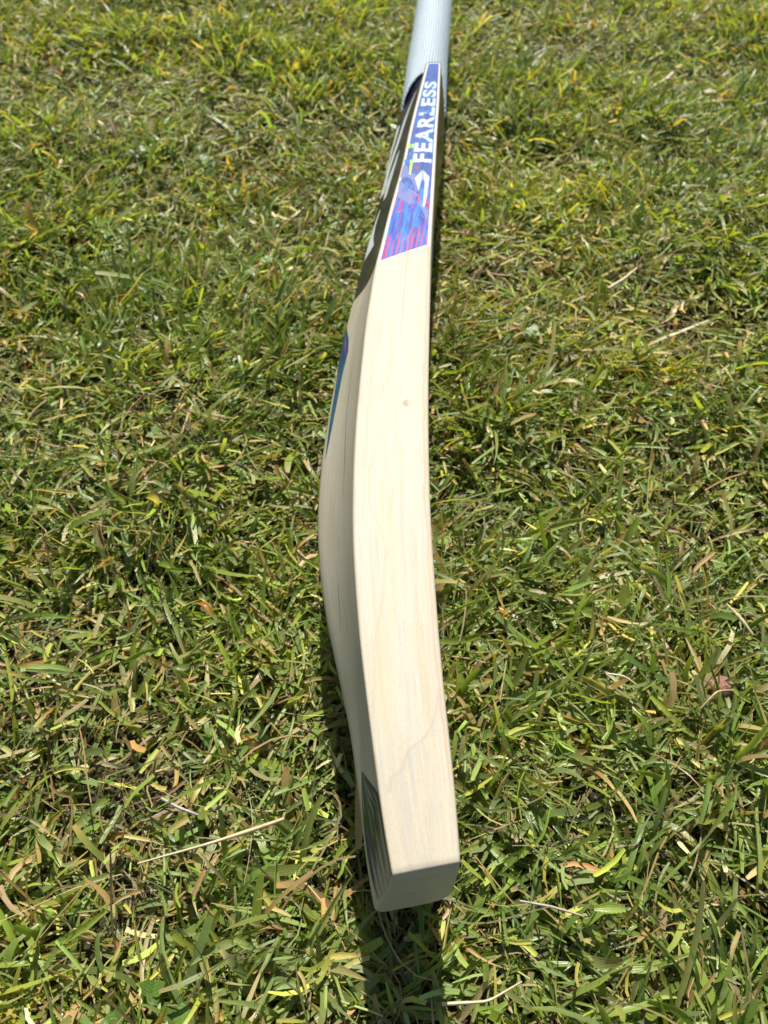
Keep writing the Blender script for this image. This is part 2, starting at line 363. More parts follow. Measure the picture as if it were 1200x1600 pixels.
def make_blade():
    Ys = np.concatenate([[TOE_Y+0.05, TOE_Y+0.25, TOE_Y+0.7], np.arange(TOE_Y+2.5, 596, 3.0), np.arange(596, 700, 1.5)])
    P, U = [], []
    for k, Y in enumerate(Ys):
        p, u = ring(Y)
        if k < 2:
            ins = (0.85, 0.35)[k]; c = p.mean(0); d = p-c; r = np.linalg.norm(d[:, [0, 2]], axis=1, keepdims=True)
            q = p - d*np.minimum(ins/r, 0.5); q[:, 1] = p[:, 1]; p = q
        P.append(p); U.append(u)
    n = len(P[0]); V = list(np.concatenate(P)); uv = list(np.stack([np.concatenate(U), np.repeat(Ys*MM, n)], -1))
    F = []
    j = np.arange(n); jn = (j+1) % n
    for r in range(len(Ys)-1):
        F.append(np.stack([r*n+j, r*n+jn, (r+1)*n+jn, (r+1)*n+j], -1))
    F = np.concatenate(F)
    # toe end: shrinking rings
    c = P[0].mean(0); prev = j.copy(); base = len(V)
    for s in (0.8, 0.55, 0.3, 0.1, 0.0):
        q = c + (P[0]-c)*s; q = finish(q[:, 0], q[:, 2], np.full(n, TOE_Y)); q[:, 1] -= 0.25*(1-s)
        V.extend(q); uv.extend(np.stack([8+q[:, 2]/35.0, q[:, 0]*MM], -1)); cur = base+np.arange(n); base += n
        F = np.concatenate([F, np.stack([cur, cur[jn], prev[jn], prev], -1)]); prev = cur
    V = np.array(V)*MM - INV
    me = mesh_np('blade', V, F[:, ::-1], uv=np.array(uv))
    o = link('blade', me, WOOD, bat); me.materials.append(BLACK)
    mid = np.repeat(np.arange(len(Ys)-1), n); mi = np.zeros(len(F), np.int32); mi[:len(mid)][Ys[mid] > 606.4] = 1
    me.polygons.foreach_set('material_index', mi)
    return o
blade = make_blade()
def normal_off(fn, a, Y, off):
    e = 0.01
    p = fn(a, Y); da = fn(np.clip(a+e, 0, 1), Y)-fn(np.clip(a-e, 0, 1), Y); dy = fn(a, Y+0.5)-fn(a, Y-0.5)
    nrm = np.cross(da, dy); nrm /= np.linalg.norm(nrm, axis=-1, keepdims=True)+1e-9
    ctr = np.stack([ipf(G_R, Y)*0.7+ipf(G_L, Y)*0.3, Y, np.full(np.shape(Y), ZC)], -1)
    sg = np.sign((nrm*(p-ctr)).sum(-1, keepdims=True)); return p + nrm*sg*off
def patch(name, fn, left, right, mat, parent, off, nu=14, nv=80, even=True):
    """sheet on a bat surface between two boundary lines [(param, Y), ...] listed from the toe end up"""
    L, Rr = np.array(left, float), np.array(right, float)
    def at(A, s):
        q = np.concatenate([[0], np.cumsum(np.abs(np.diff(A[:, 1]))+1e-4)]); q /= q[-1]
        return np.stack([np.interp(s, q, A[:, 0]), np.interp(s, q, A[:, 1])], -1)
    s = np.linspace(0, 1, nv); l, r = at(L, s), at(Rr, s); w = np.linspace(0, 1, nu)
    G = l[:, None]*(1-w[None, :, None]) + r[:, None]*w[None, :, None]
    V = normal_off(fn, G[..., 0].ravel(), G[..., 1].ravel(), off)
    uv = np.stack([np.tile(w, nv), np.repeat(s, nu)], -1)
    i = (np.arange(nv-1)[:, None]*nu + np.arange(nu-1)).ravel()
    F = np.stack([i, i+1, i+1+nu, i+nu], -1)
    return link(name, mesh_np(name, V*MM-INV, F, uv=uv), mat, parent)
# edge sticker: white margin, printed foil, marks and lettering
WHITE = plain('sticker_white', (0.52, 0.50, 0.46), 0.4)
mL = [(0.965, 355.5), (0.965, 420), (0.955, 500), (0.93, 560), (0.93, 605.5)]; mR = [(0.03, 371), (0.03, 440), (0.035, 500), (0.04, 560), (0.04, 605.5)]
stk = patch('edge_sticker', s_edge, mL, mR, WHITE, bat, 0.10)
pL = [(0.925, 358), (0.925, 400), (0.905, 470), (0.88, 530), (0.845, 575), (0.83, 604)]; pR = [(0.085, 373), (0.09, 422), (0.10, 470), (0.115, 530), (0.13, 575), (0.14, 604)]
patch('printed_foil', s_edge, pL, pR, foil_material(), stk, 0.16)
def flat_marks(name, polys, col, parent, z, rough=0.4):
    mt = plain(name+'_print', col, rough)
    for p in polys:
        bmv = []; b = 0; a = sum(p[i][0]*p[(i+1) % len(p)][1]-p[(i+1) % len(p)][0]*p[i][1] for i in range(len(p)))
        q = p if a > 0 else p[::-1]
        for (x, y) in q:
            xr, xl = float(ipf(G_R, y)), float(ipf(G_L, y)); aa = (x-xr)/(xl-xr)
            bmv.append((x*MM-INV[0], y*MM-INV[1], float(s_edge(np.array(aa), np.array(float(y)))[2])*MM + z*MM))
        me = bpy.data.meshes.new(name); me.from_pydata(bmv, [], [list(range(len(q)))]); me.update()
        link(name, me, mt, parent)
flat_marks('emblem_band', [
    [(9.77,440.5),(15.33,430.5),(19.67,426.1),(23.29,415.6),(26.6,407.1),(26.3,396.7),(20.97,402.0),(14.05,414.7),(7.9,421.7)],
    [(12.6,459.3),(10.3,444.2),(15.4,434.1),(20.65,426.1),(18.81,441.4),(20.2,447.0),(15.69,448.8),(15.33,456.4)]], (0.12, 0.145, 0.34), stk, 0.22)
flat_marks('emblem', [
    [(24.39,451.7),(19.08,442.3),(21.17,426.9),(23.06,437.7),(24.07,441.4)],
    [(24.64,451.7),(28.7,444.2),(26.43,422.5),(24.48,410.4),(23.13,410.4),(25.36,437.7),(24.57,441.4)]], (0.36, 0.42, 0.54), stk, 0.27)
flat_marks('yellow_mark', [
    [(15.6,484.1),(17.71,484.1),(17.33,478.5),(15.23,478.5)], [(18.23,483.6),(19.81,483.6),(19.43,478.5),(18.12,478.5)],
    [(17.03,464.2),(18.81,463.2),(16.9,446.0),(15.65,446.5)]], (0.36, 0.55, 0.05), stk, 0.30)
flat_marks('blue_mark', [
    [(12.99,438.7),(15.48,437.7),(14.52,426.9),(12.61,430.5)], [(16.42,435.0),(17.87,433.2),(17.54,429.6),(16.07,430.5)],
    [(13.4,465.1),(17.0,463.4),(16.7,459.2),(13.0,460.3)], [(23.9,529.9),(32.09,529.0),(31.67,523.6),(23.3,524.5)],
    [(31.4,582.5),(34.2,581.5),(33.5,578.5),(31.0,579.0)]], (0.008, 0.13, 0.42), stk, 0.27)
flat_marks('pink_mark', [
    [(20.21,457.4),(21.18,455.5),(20.83,451.7),(19.85,453.1)], [(20.88,425.2),(21.98,424.3),(21.1,415.6),(20.4,416.4)],
    [(26.7,419.9),(27.2,416.4),(26.5,407.1),(25.54,410.4)]], (0.34, 0.02, 0.10), stk, 0.32)
def lettering(word, y0, y1, h_frac, name, col, z, grow, thin=False):
    """word running up the edge; letter tops point to the back of the bat"""
    cu = bpy.data.curves.new(name, 'FONT'); cu.body = word; cu.size = 1.0; cu.offset = grow; cu.resolution_u = 4
    cu.space_character = 1.12
    tmp = bpy.data.objects.new(name, cu); C.objects.link(tmp)
    dg = bpy.context.evaluated_depsgraph_get(); me = bpy.data.meshes.new_from_object(tmp.evaluated_get(dg))
    bpy.data.objects.remove(tmp, do_unlink=True)
    n = len(me.vertices); co = np.empty(n*3); me.vertices.foreach_get('co', co); co = co.reshape(-1, 3)
    x0, x1 = co[:, 0].min(), co[:, 0].max(); b0, b1 = co[:, 1].min(), co[:, 1].max()
    Y = y0 + (co[:, 0]-x0)/(x1-x0)*(y1-y0); q = (co[:, 1]-b0)/(b1-b0)
    lo = np.interp(Y, [460, 570], [h_frac[0], h_frac[1]]); hi = np.interp(Y, [460, 570], [h_frac[2], h_frac[3]])
    V = s_edge(lo+(hi-lo)*q, Y)*MM; V[:, 2] += z*MM; V -= INV
    me.vertices.foreach_set('co', V.ravel()); me.update()
    return link(name, me, plain(name+'_print', col, 0.4), stk)
lettering('FEARLESS', 459.5, 573.5, (0.10, 0.155, 0.735, 0.835), 'letter_shadow', (0.05, 0.20, 0.42), 0.24, 0.05)
lettering('FEARLESS', 461, 572, (0.125, 0.18, 0.70, 0.80), 'lettering', (0.42, 0.49, 0.55), 0.30, 0.032)
# black shoulder print on the back, with its pale strokes
sh = patch('shoulder_print', s_back, [(0.004, 362), (0.004, 480), (0.004, 607), (0.03, 624), (0.03, 638)], [(1.0, 388), (1.0, 500), (1.0, 600), (1.0, 628), (1.0, 638)], BLACK, bat, 0.12, 26, 110)
shl = patch('shoulder_print', lambda t, Y: s_back(t, Y, -1), [(0.004, 362), (0.004, 480), (0.004, 607), (0.03, 624), (0.03, 638)], [(1.0, 388), (1.0, 500), (1.0, 600), (1.0, 628), (1.0, 638)], sh.data.materials[0], bat, 0.12, 26, 110)
shf = patch('shoulder_print', s_face, [(0.01, 470), (0.01, 607), (0.03, 624), (0.03, 638)], [(1.0, 440), (1.0, 600), (1.0, 628), (1.0, 638)], sh.data.materials[0], bat, 0.12, 14, 70)
shf2 = patch('shoulder_print', lambda t, Y: s_face(t, Y, -1), [(0.01, 470), (0.01, 607), (0.03, 624), (0.03, 638)], [(1.0, 440), (1.0, 600), (1.0, 628), (1.0, 638)], sh.data.materials[0], bat, 0.12, 14, 70)
PALE = plain('pale_print', (0.52, 0.56, 0.54), 0.35)
for l, r in (([(0.70, 428), (0.80, 445), (0.84, 462), (0.80, 478)], [(0.90, 426), (0.93, 445), (0.93, 460), (0.83, 479)]),
             ([(0.70, 486), (0.62, 510), (0.56, 536)], [(0.78, 487), (0.80, 512), (0.66, 537)]),
             ([(0.82, 500), (0.80, 530), (0.70, 560), (0.60, 596), (0.34, 624)], [(0.94, 503), (0.90, 535), (0.80, 565), (0.72, 598), (0.46, 626)]),
             ([(0.90, 535), (0.86, 570), (0.82, 600)], [(0.97, 537), (0.95, 570), (0.90, 602)])):
    patch('pale_stroke', s_back, l, r, PALE, sh, 0.20, 6, 30)
# teal spine sticker and worn toe print
patch('spine_sticker', s_back, [(0.868, 250.8), (0.885, 281), (0.875, 298), (0.895, 312), (0.93, 326), (0.96, 346), (0.995, 369)], [(0.872, 250.8), (0.83, 264), (0.79, 285), (0.75, 310), (0.715, 327), (0.765, 340), (0.98, 369)], spine_material(), bat, 0.12, 10, 60)
patch('toe_print', s_back, [(0.80, 46.6), (0.87, 57), (0.895, 64), (0.89, 72.5), (0.86, 79), (0.79, 85), (0.725, 89)], [(0.012, 46.2), (0.012, 52), (0.012, 58), (0.012, 66), (0.03, 71), (0.45, 81.5), (0.715, 89)], toe_print_material(), bat, 0.10, 24, 50)
# check line in the wood of the back
DARK = plain('check_line', (0.10, 0.07, 0.04), 0.8)
patch('grain_check', s_back, [(0.362, 206), (0.372, 228), (0.462, 266), (0.467, 287), (0.444, 305)], [(0.366, 206), (0.384, 228), (0.473, 266), (0.478, 287), (0.446, 305)], DARK, blade, 0.06, 3, 40)
patch('grain_check', s_back, [(0.682, 148), (0.632, 158.8), (0.603, 169)], [(0.686, 148), (0.640, 158.8), (0.606, 169)], DARK, blade, 0.06, 3, 20)
# handle with its rubber grip
def make_grip():
    prof = [(650.0, 17.6), (650.2, 18.2), (651.0, 18.7), (653, 19.0), (668, 19.1), (720, 18.6), (800, 18.1), (880, 17.9), (902, 18.2), (908, 18.0), (911, 16.5), (912, 12.0), (912.3, 0.5)]
    ys = np.concatenate([[p[0] for p in prof[:4]], np.arange(657, 902, 3), [p[0] for p in prof[8:]]])
    rs = np.interp(ys, [p[0] for p in prof], [p[1] for p in prof]); n = 144
    an = np.linspace(0, 2*np.pi, n+1)
    # the lower lip dips down the sides of the shoulder
    tri = 1-np.abs(((an/np.pi*2) % 2)-1)*2
    dip = lambda y: (-19.0*tri*0.85+19.0*0.15*np.cos(2*an))*np.clip(1-(y-650)/70, 0, 1)
    V = np.concatenate([np.stack([handle_x(y)+r*np.cos(an), y - dip(y), ZC+r*np.sin(an)], -1) for y, r in zip(ys, rs)])
    uv = np.concatenate([np.stack([an/(2*np.pi), np.full(n+1, y*MM)], -1) for y in ys])
    i = (np.arange(len(ys)-1)[:, None]*(n+1) + np.arange(n)).ravel()
    F = np.stack([i, i+n+1, i+n+2, i+1], -1)
    return link('grip', mesh_np('grip', V*MM-INV, F, uv=uv), grip_material(), bat)
make_grip()

# ---------------------------------------------------------------- grass
def inside_bat(P):
    """true where a point lies inside the bat (metres)"""
    x, y, z = P[..., 0]/MM, P[..., 1]/MM, P[..., 2]/MM
    t = np.clip(1-np.abs(z-ZC)/54.0, 0, 1)
    xl, xr, xs = ipf(G_L, y), ipf(G_R, y), ipf(G_S, y)
    back = xl+(xs-xl)*np.interp(t, BT, BG)
    bl = (y > TOE_Y-3) & (y < 660) & (x > back-0.8) & (x < xr+2.2) & (z > -0.8) & (z < 110)
    hd = (y >= 600) & (y < 915) & ((x-handle_x(y))**2+(z-ZC)**2 < 20**2)
    return bl | hd
def blades(N, roots, head, length, width, el0, el1, curl, twist, fold, col0, col1, blunt, lift, rows=6, cross=3, seed=1):
    """curved strips; every argument is an array of N. returns V, F, col, acr"""
    nr = np.random.default_rng(seed+77); nh = np.cumsum(nr.normal(0, 0.13, (N, rows)), 1); ne = nr.normal(0, 0.13, (N, rows)); nw = 1+nr.normal(0, 0.07, (N, rows))
    def build(h):
        t = np.linspace(0, 1, rows)[None]; el = el0[:, None]+(el1-el0)[:, None]*t+ne; hd = h[:, None]+curl[:, None]*t+nh
        d = np.stack([np.cos(el)*np.cos(hd), np.cos(el)*np.sin(hd), np.sin(el)], -1)
        st = (length/(rows-1))[:, None, None]
        p = np.concatenate([np.zeros((N, 1, 3)), np.cumsum((d[:, 1:]+d[:, :-1])*0.5*st, 1)], 1)
        p[..., :2] += roots[:, None]
        p[..., 2] += (soil_z(roots[:, 0], roots[:, 1])+lift)[:, None]
        zmin = soil_z(p[..., 0], p[..., 1]) + (lift*0.5)[:, None]
        p[..., 2] = np.maximum(p[..., 2], zmin+0.0006)
        side = np.stack([-np.sin(hd), np.cos(hd), np.zeros_like(hd)], -1); nrm = np.cross(d, side)
        tw = (twist[:, None]*(0.3+0.7*t))[..., None]; s2 = side*np.cos(tw)+nrm*np.sin(tw); n2 = nrm*np.cos(tw)-side*np.sin(tw)
        return p, s2, n2
    r = np.random.default_rng(seed); h = head.copy()
    for k in range(5):
        p, s2, n2 = build(h); bad = inside_bat(p).any(1)
        if not bad.any(): break
        h[bad] = r.uniform(0, 2*np.pi, bad.sum())
    keep = ~inside_bat(p).any(1)
    t = np.linspace(0, 1, rows)[None]
    point = np.clip((1-t)*1.9, 0.02, 1)**0.8 * np.clip(0.75+t*1.2, 0, 1)
    flat = np.where(t > 0.985, 0.72, 1.0)*np.clip(0.8+t, 0, 1)
    wp = (width[:, None]*np.where(blunt[:, None], flat, point)*0.5*nw)[..., None]
    if cross == 3:
        fd = fold[:, None, None]*wp
        G = np.stack([p-s2*wp, p-n2*fd, p+s2*wp], 2); ac = np.array([-1, 0, 1.])
    else:
        G = np.stack([p-s2*wp, p+s2*wp], 2); ac = np.array([-1, 1.])
    G = G[keep]; M = len(G)
    V = G.reshape(-1, 3)
    tt = np.clip((t-0.55)/0.45, 0, 1)**1.5
    col = (col0[keep][:, None]*(1-tt[..., None])+col1[keep][:, None]*tt[..., None])
    col = np.repeat(col[:, :, None], cross, 2).reshape(-1, 3)
    acr = np.tile(ac, M*rows)
    q = np.array([[i*cross+j, i*cross+j+1, (i+1)*cross+j+1, (i+1)*cross+j] for i in range(rows-1) for j in range(cross-1)])
    F = (np.arange(M)[:, None, None]*rows*cross + q[None]).reshape(-1, 4)
    return V, F, col, acr
def leaf_material(name, trans, rough, spec=0.5, tgain=1.0):
    t = NT(name)
    a = t.n('ShaderNodeAttribute', attribute_name='col').outputs['Color']
    ac = t.n('ShaderNodeAttribute', attribute_name='acr').outputs['Fac']
    co = t.n('ShaderNodeTexCoord').outputs['Object']
    n = t.noise(co, 260, 4, 0.6); n2 = t.noise(co, 1500, 2)
    vein = t.math('SINE', t.math('MULTIPLY', ac, 15.0))
    c = t.mix(t.rng(n, 0.35, 0.65, 0.0, 0.35), a, (0.30, 0.26, 0.10), 'MIX')
    c2 = t.mix(t.rng(n, 0.38, 0.62, 0.25, 0.0), a, (0.55, 0.55, 0.55), 'MULTIPLY')
    c = t.mix(0.75, c, c2)
    c = t.mix(t.rng(vein, -0.2, 1.0, 0, 0.07), c, (0.35, 0.40, 0.14), 'SCREEN')
    t.l(c, t.b.inputs['Base Color']); t.b.inputs['Specular IOR Level'].default_value = spec
    t.l(t.rng(n2, 0.3, 0.7, rough-0.08, rough+0.12), t.b.inputs['Roughness'])
    nd = t.bump(t.math('ADD', t.math('MULTIPLY', vein, 0.5), t.math('MULTIPLY', n2, 1.2)), 0.22, 0.0004)
    tr = t.n('ShaderNodeBsdfTranslucent')
    g = t.mix(1.0, c, (1.30*tgain, 1.20*tgain, 0.38*tgain), 'MULTIPLY'); t.l(g, tr.inputs['Color'])
    mx = t.n('ShaderNodeMixShader'); mx.inputs[0].default_value = trans
    t.l(t.b.outputs[0], mx.inputs[1]); t.l(tr.outputs[0], mx.inputs[2]); t.l(mx.outputs[0], t.out.inputs['Surface'])
    return t.m
GREENS = np.array([2.22, 1.78, 1.5])*np.array([(0.115, 0.190, 0.030), (0.085, 0.150, 0.032), (0.100, 0.165, 0.060), (0.165, 0.220, 0.038), (0.205, 0.235, 0.045), (0.060, 0.115, 0.030)])
DRY = np.array([1.10, 1.16, 1.0])*np.array([(0.46, 0.35, 0.17), (0.38, 0.25, 0.11), (0.52, 0.43, 0.25), (0.40, 0.24, 0.085), (0.26, 0.18, 0.095), (0.36, 0.32, 0.13)])
def jitter(c, r, s=0.16):
    return np.clip(c*np.exp(r.normal(0, s*1.25, (len(c), 1)))*(1+r.normal(0, s*0.35, c.shape)), 0.004, 0.9)
def scatter(n, r, y0=-0.10, y1=1.22, a=0.25, b=0.31):
    """points over the trapezoid of lawn the camera stands over"""
    out = np.empty((0, 2))
    while len(out) < n:
        p = np.stack([r.uniform(-0.7, 0.7, n), r.uniform(y0, y1, n)], -1)
        out = np.concatenate([out, p[np.abs(p[:, 0]) < a+b*p[:, 1]]])
    return out[:n]
def tufts(n, r, per, spread, **kw):
    c = scatter(int(n/per)+1, r, **kw); idx = r.integers(0, len(c), n)
    d = r.normal(0, spread, (n, 2)); p = c[idx]+d
    return p, np.arctan2(d[:, 1], d[:, 0]), idx
def combine(parts):
    Vs, Fs, Cs, As, o = [], [], [], [], 0
    for V, F, c, a in parts:
        Vs.append(V); Fs.append(F+o); Cs.append(c); As.append(a); o += len(V)
    return np.concatenate(Vs), np.concatenate(Fs), np.concatenate(Cs), np.concatenate(As)
def green_layer(n, seed, wmul=1.0, lmul=1.0, rows=6, cross=3, outer=False):
    r = np.random.default_rng(seed)
    if outer:
        p = np.stack([r.uniform(-1.5, 1.5, n*2), r.uniform(-0.7, 1.7, n*2)], -1)
        p = p[~((np.abs(p[:, 0]) < 0.25+0.31*p[:, 1]) & (p[:, 1] > -0.1) & (p[:, 1] < 1.22))][:n]; n = len(p); h = r.uniform(0, 6.28, n); idx = r.integers(0, 4000, n)
    else:
        p, h, idx = tufts(n, r, 7, 0.0065)
    dens = clump_f(p[:, 0], p[:, 1]); k = r.uniform(-1.7, 1.3, n) < dens*0.75+1.1
    p, h, idx = p[k], h[k], idx[k]; n = len(p)
    h = h + r.normal(0, 0.75, n); lay = head_f(p[:, 0], p[:, 1])*1.4
    swap = r.random(n) < 0.38; h = np.where(swap, lay+r.normal(0, 0.5, n), h)
    big = r.random(n)
    L = (r.gamma(4.0, 5.6, n)+8)*MM*lmul; L = np.clip(L*0.78, 0.009, 0.055)
    W = np.where(big < 0.30, r.uniform(0.8, 1.6, n), np.where(big < 0.82, r.uniform(1.5, 3.0, n), r.uniform(2.8, 4.3, n)))*MM*wmul
    el0 = R(1)*np.clip(r.normal(30, 18, n), 2, 78); el1 = R(1)*r.normal(-6, 20, n)
    tall = r.random(n) < np.clip(0.20+0.10*dens[k], 0.08, 0.45); el0 = np.where(tall, R(1)*r.uniform(35, 75, n), el0); el1 = np.where(tall, el0-R(1)*r.uniform(5, 45, n), el1)
    L = np.where(tall, np.minimum(L, 0.034), L)
    dry = dry_f(p[:, 0], p[:, 1])*0.55; hue = hue_f(p[:, 0], p[:, 1])
    tr = np.random.default_rng(seed+1); toff = tr.normal(0, 0.7, idx.max()+1)[idx]
    q = np.clip((r.normal(0, 0.8, n)+hue*0.5+toff)*0.9+2.2, 0, 5.49)
    order = np.array([5, 1, 2, 0, 3, 4]); col = GREENS[order[q.astype(int)]]
    isdry = r.random(n) < np.clip(0.12+0.07*dry, 0.03, 0.4)
    col = np.where(isdry[:, None], DRY[r.integers(0, len(DRY), n)], col); col = jitter(col, r)
    tipdry = r.random(n) < 0.26
    tip = np.where((tipdry | isdry)[:, None], jitter(DRY[r.integers(0, len(DRY), n)], r), col*np.array([1.12, 1.08, 0.95]))
    blunt = r.random(n) < 0.55
    return blades(n, p, h, L, W, el0, el1, r.normal(0, 0.45, n), r.normal(0, 0.75, n), r.uniform(0.1, 0.75, n), col, tip, blunt, (r.uniform(0, 9.0, n)+np.clip(dens[k]*3.5, -2, 9))*MM, rows, cross, seed)
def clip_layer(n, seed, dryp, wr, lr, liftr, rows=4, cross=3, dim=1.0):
    r = np.random.default_rng(seed); p = scatter(n, r); h = r.uniform(0, 6.28, n)
    L = r.uniform(*lr, n)*MM; W = r.uniform(*wr, n)*MM
    dry = dry_f(p[:, 0], p[:, 1])
    isdry = r.random(n) < np.clip(dryp+0.12*dry, 0.02, 0.98)
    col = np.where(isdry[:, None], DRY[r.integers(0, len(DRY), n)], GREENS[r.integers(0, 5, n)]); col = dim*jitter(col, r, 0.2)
    e = R(1)*r.normal(4, 13, n)
    return blades(n, p, h, L, W, e, e-R(1)*r.normal(6, 18, n), r.normal(0, 0.6, n), r.normal(0, 0.7, n), r.uniform(0, 0.8, n), col, jitter(col, r, 0.12), r.random(n) < 0.85, r.uniform(*liftr, n)*MM, rows, cross, seed)
def wire_layer(n, seed):
    """thin wiry dead stems and runners"""
    r = np.random.default_rng(seed); p = scatter(n, r); h = r.uniform(0, 6.28, n)
    L = r.uniform(12, 55, n)*MM; W = r.uniform(0.35, 1.0, n)*MM
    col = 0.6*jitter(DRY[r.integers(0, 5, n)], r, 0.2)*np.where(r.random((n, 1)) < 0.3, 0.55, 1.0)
    e = R(1)*r.normal(14, 16, n)
    return blades(n, p, h, L, W, e, e-R(1)*r.normal(22, 22, n), r.normal(0, 1.1, n), r.normal(0, 0.6, n), np.zeros(n), col, col, np.ones(n, bool), r.uniform(0, 14, n)*MM, 6, 2, seed)
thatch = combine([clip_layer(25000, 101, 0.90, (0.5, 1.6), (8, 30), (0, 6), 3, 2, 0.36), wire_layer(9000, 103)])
link('thatch', mesh_np('thatch', thatch[0], thatch[1], col=thatch[2], acr=thatch[3]), leaf_material('dead_grass', 0.15, 0.6, 0.3), kind='stuff', label='tangle of tan dead stems and thatch under the green blades', cat='dead grass')
lawn = combine([green_layer(76000, 201, 1.0), green_layer(24000, 211, 0.6, 0.85, 5, 2)])
link('lawn_grass', mesh_np('lawn_grass', lawn[0], lawn[1], col=lawn[2], acr=lawn[3]), leaf_material('grass_blade', 0.45, 0.30, 0.5, 1.2), kind='stuff', label='short mown green grass blades covering the whole lawn', cat='grass')
cl = combine([clip_layer(11000, 301, 0.22, (0.8, 2.6), (5, 20), (8, 19)), clip_layer(600, 305, 0.85, (1.4, 3.0), (5, 14), (12, 20))])
link('grass_clippings', mesh_np('grass_clippings', cl[0], cl[1], col=cl[2], acr=cl[3]), leaf_material('clipping', 0.25, 0.5, 0.4), kind='stuff', label='loose cut straw coloured and green grass clippings lying on the lawn', cat='clippings')
def clover_layer(n, seed):
    r = np.random.default_rng(seed); c = scatter(int(n/3)+1, r); p = np.repeat(c[r.integers(0, len(c), n)]+r.normal(0, 0.010, (n, 2)), 3, 0); m = n*3
    h = np.repeat(r.uniform(0, 6.28, n), 3)+np.tile([0, 2.1, 4.2], n)+r.normal(0, 0.15, m); s = np.repeat(r.uniform(0.7, 1.25, n), 3)
    col = jitter(np.array([(0.13, 0.24, 0.035)]*m), r, 0.15); e = R(1)*r.normal(8, 10, m)
    return blades(m, p, h, s*6.5*MM, s*6.2*MM, e, e-R(1)*20, np.zeros(m), r.normal(0, 0.15, m), r.uniform(0, 0.3, m), col, col, np.zeros(m, bool), np.repeat(r.uniform(12, 19, n), 3)*MM, 7, 3, seed)
cv = clover_layer(120, 351)
link('clover_leaves', mesh_np('clover_leaves', cv[0], cv[1], col=cv[2], acr=cv[3]), bpy.data.materials['grass_blade'], kind='stuff', label='small dark green clover leaves scattered low among the grass', cat='clover')
far = combine([green_layer(30000, 401, 1.6, 1.3, 4, 2, True)])
link('surrounding_grass', mesh_np('surrounding_grass', far[0], far[1], col=far[2], acr=far[3]), bpy.data.materials['grass_blade'], kind='stuff', label='more mown grass going on around the photographed patch', cat='grass')

# ---------------------------------------------------------------- single things that stand out on the lawn
def strip_thing(name, pts, width, cols, label, cat, mat, z=9.0, arch=0.0, group=None, round_=True):
    """one stalk or leaf along points (mm), tapered, as its own object"""
    P = np.array(pts, float); q = np.concatenate([[0], np.cumsum(np.linalg.norm(np.diff(P, axis=0), axis=1))]); q /= q[-1]
    s = np.linspace(0, 1, 22); X = np.interp(s, q, P[:, 0]); Y = np.interp(s, q, P[:, 1])
    k = np.array([1, 2, 3, 2, 1])/9.0
    X[2:-2] = np.convolve(X, k, 'valid'); Y[2:-2] = np.convolve(Y, k, 'valid')
    Z = z + 1.0 + arch*np.sin(s*np.pi); ctr = np.stack([X, Y, Z], -1)
    tg = np.gradient(ctr, axis=0); tg /= np.linalg.norm(tg, axis=1, keepdims=True)
    sd_ = np.cross(tg, (0, 0, 1.0)); sd_ /= np.linalg.norm(sd_, axis=1, keepdims=True); up = np.cross(sd_, tg)
    rr = np.random.default_rng(len(label)); n = 8 if round_ else 5
    w = np.interp(s, np.linspace(0, 1, len(width)), width)*0.5*(1+0.08*rr.normal(size=22))
    if round_:
        an = np.linspace(0, 2*np.pi, n, endpoint=False); G = ctr[:, None]+(sd_[:, None]*np.cos(an)[None, :, None]+up[:, None]*np.sin(an)[None, :, None])*w[:, None, None]
        i = np.arange(21)[:, None]*n; j = np.arange(n); F = np.stack([i+j, i+(j+1) % n, i+n+(j+1) % n, i+n+j], -1).reshape(-1, 4)
    else:
        a = np.linspace(-1, 1, n); G = ctr[:, None]+sd_[:, None]*(a[None, :, None]*w[:, None, None])+up[:, None]*((a**2)[None, :, None]*w[:, None, None]*0.45)
        i = np.arange(21)[:, None]*n; j = np.arange(n-1); F = np.stack([i+j, i+j+1, i+n+j+1, i+n+j], -1).reshape(-1, 4)
    c = np.stack([np.interp(s, np.linspace(0, 1, len(cols)), [cc[k2] for cc in cols]) for k2 in range(3)], -1)
    c = np.repeat(c*(1+0.06*rr.normal(size=(22, 1))), n, 0); base = np.array([X[0], Y[0], 0.0])
    me = mesh_np(name, (G.reshape(-1, 3)-base)*MM, F, col=np.clip(c, 0, 1), acr=np.tile(np.linspace(-1, 1, n), 22))
    o = link(name, me, mat, label=label, cat=cat, group=group); o.location = base*MM
    return o
STRAW = leaf_material('straw', 0.10, 0.5, 0.4); LEAF = bpy.data.materials['grass_blade']
cream, tan, grey, amber = (0.56, 0.47, 0.27), (0.44, 0.32, 0.17), (0.34, 0.31, 0.27), (0.50, 0.20, 0.025)
strip_thing('straw_stalk', [(-106.1, 64.8), (-76.6, 72.3), (-57.4, 78.4), (-44.5, 83.1)], (0.8, 1.1, 1.9, 2.0), (cream, cream, tan), 'long pale straw stalk lying across the grass left of the bat toe', 'straw', STRAW, 13, 1.5)
strip_thing('straw_stalk', [(22.9, 14.4), (40.8, 15.2), (55.0, 21.9)], (1.6, 1.1, 0.7), (cream, cream, tan), 'thin bent whitish straw stalk below the toe at the bottom edge', 'straw', STRAW, 11, 2)
strip_thing('straw_stalk', [(181.5, 191.3), (186, 182), (190.3, 173.2)], (0.8, 2.0, 1.0), (cream, cream, cream), 'short split pale straw at the right edge above the pink stone', 'straw', STRAW, 14, 1)
strip_thing('dead_grass_stalk', [(154.2, 134.4), (162.6, 141.4), (173.6, 144.0)], (1.0, 1.1, 0.8), (tan, (0.50, 0.34, 0.16), tan), 'curved tan dry stem arching just below the pink stone', 'stem', STRAW, 11, 5)
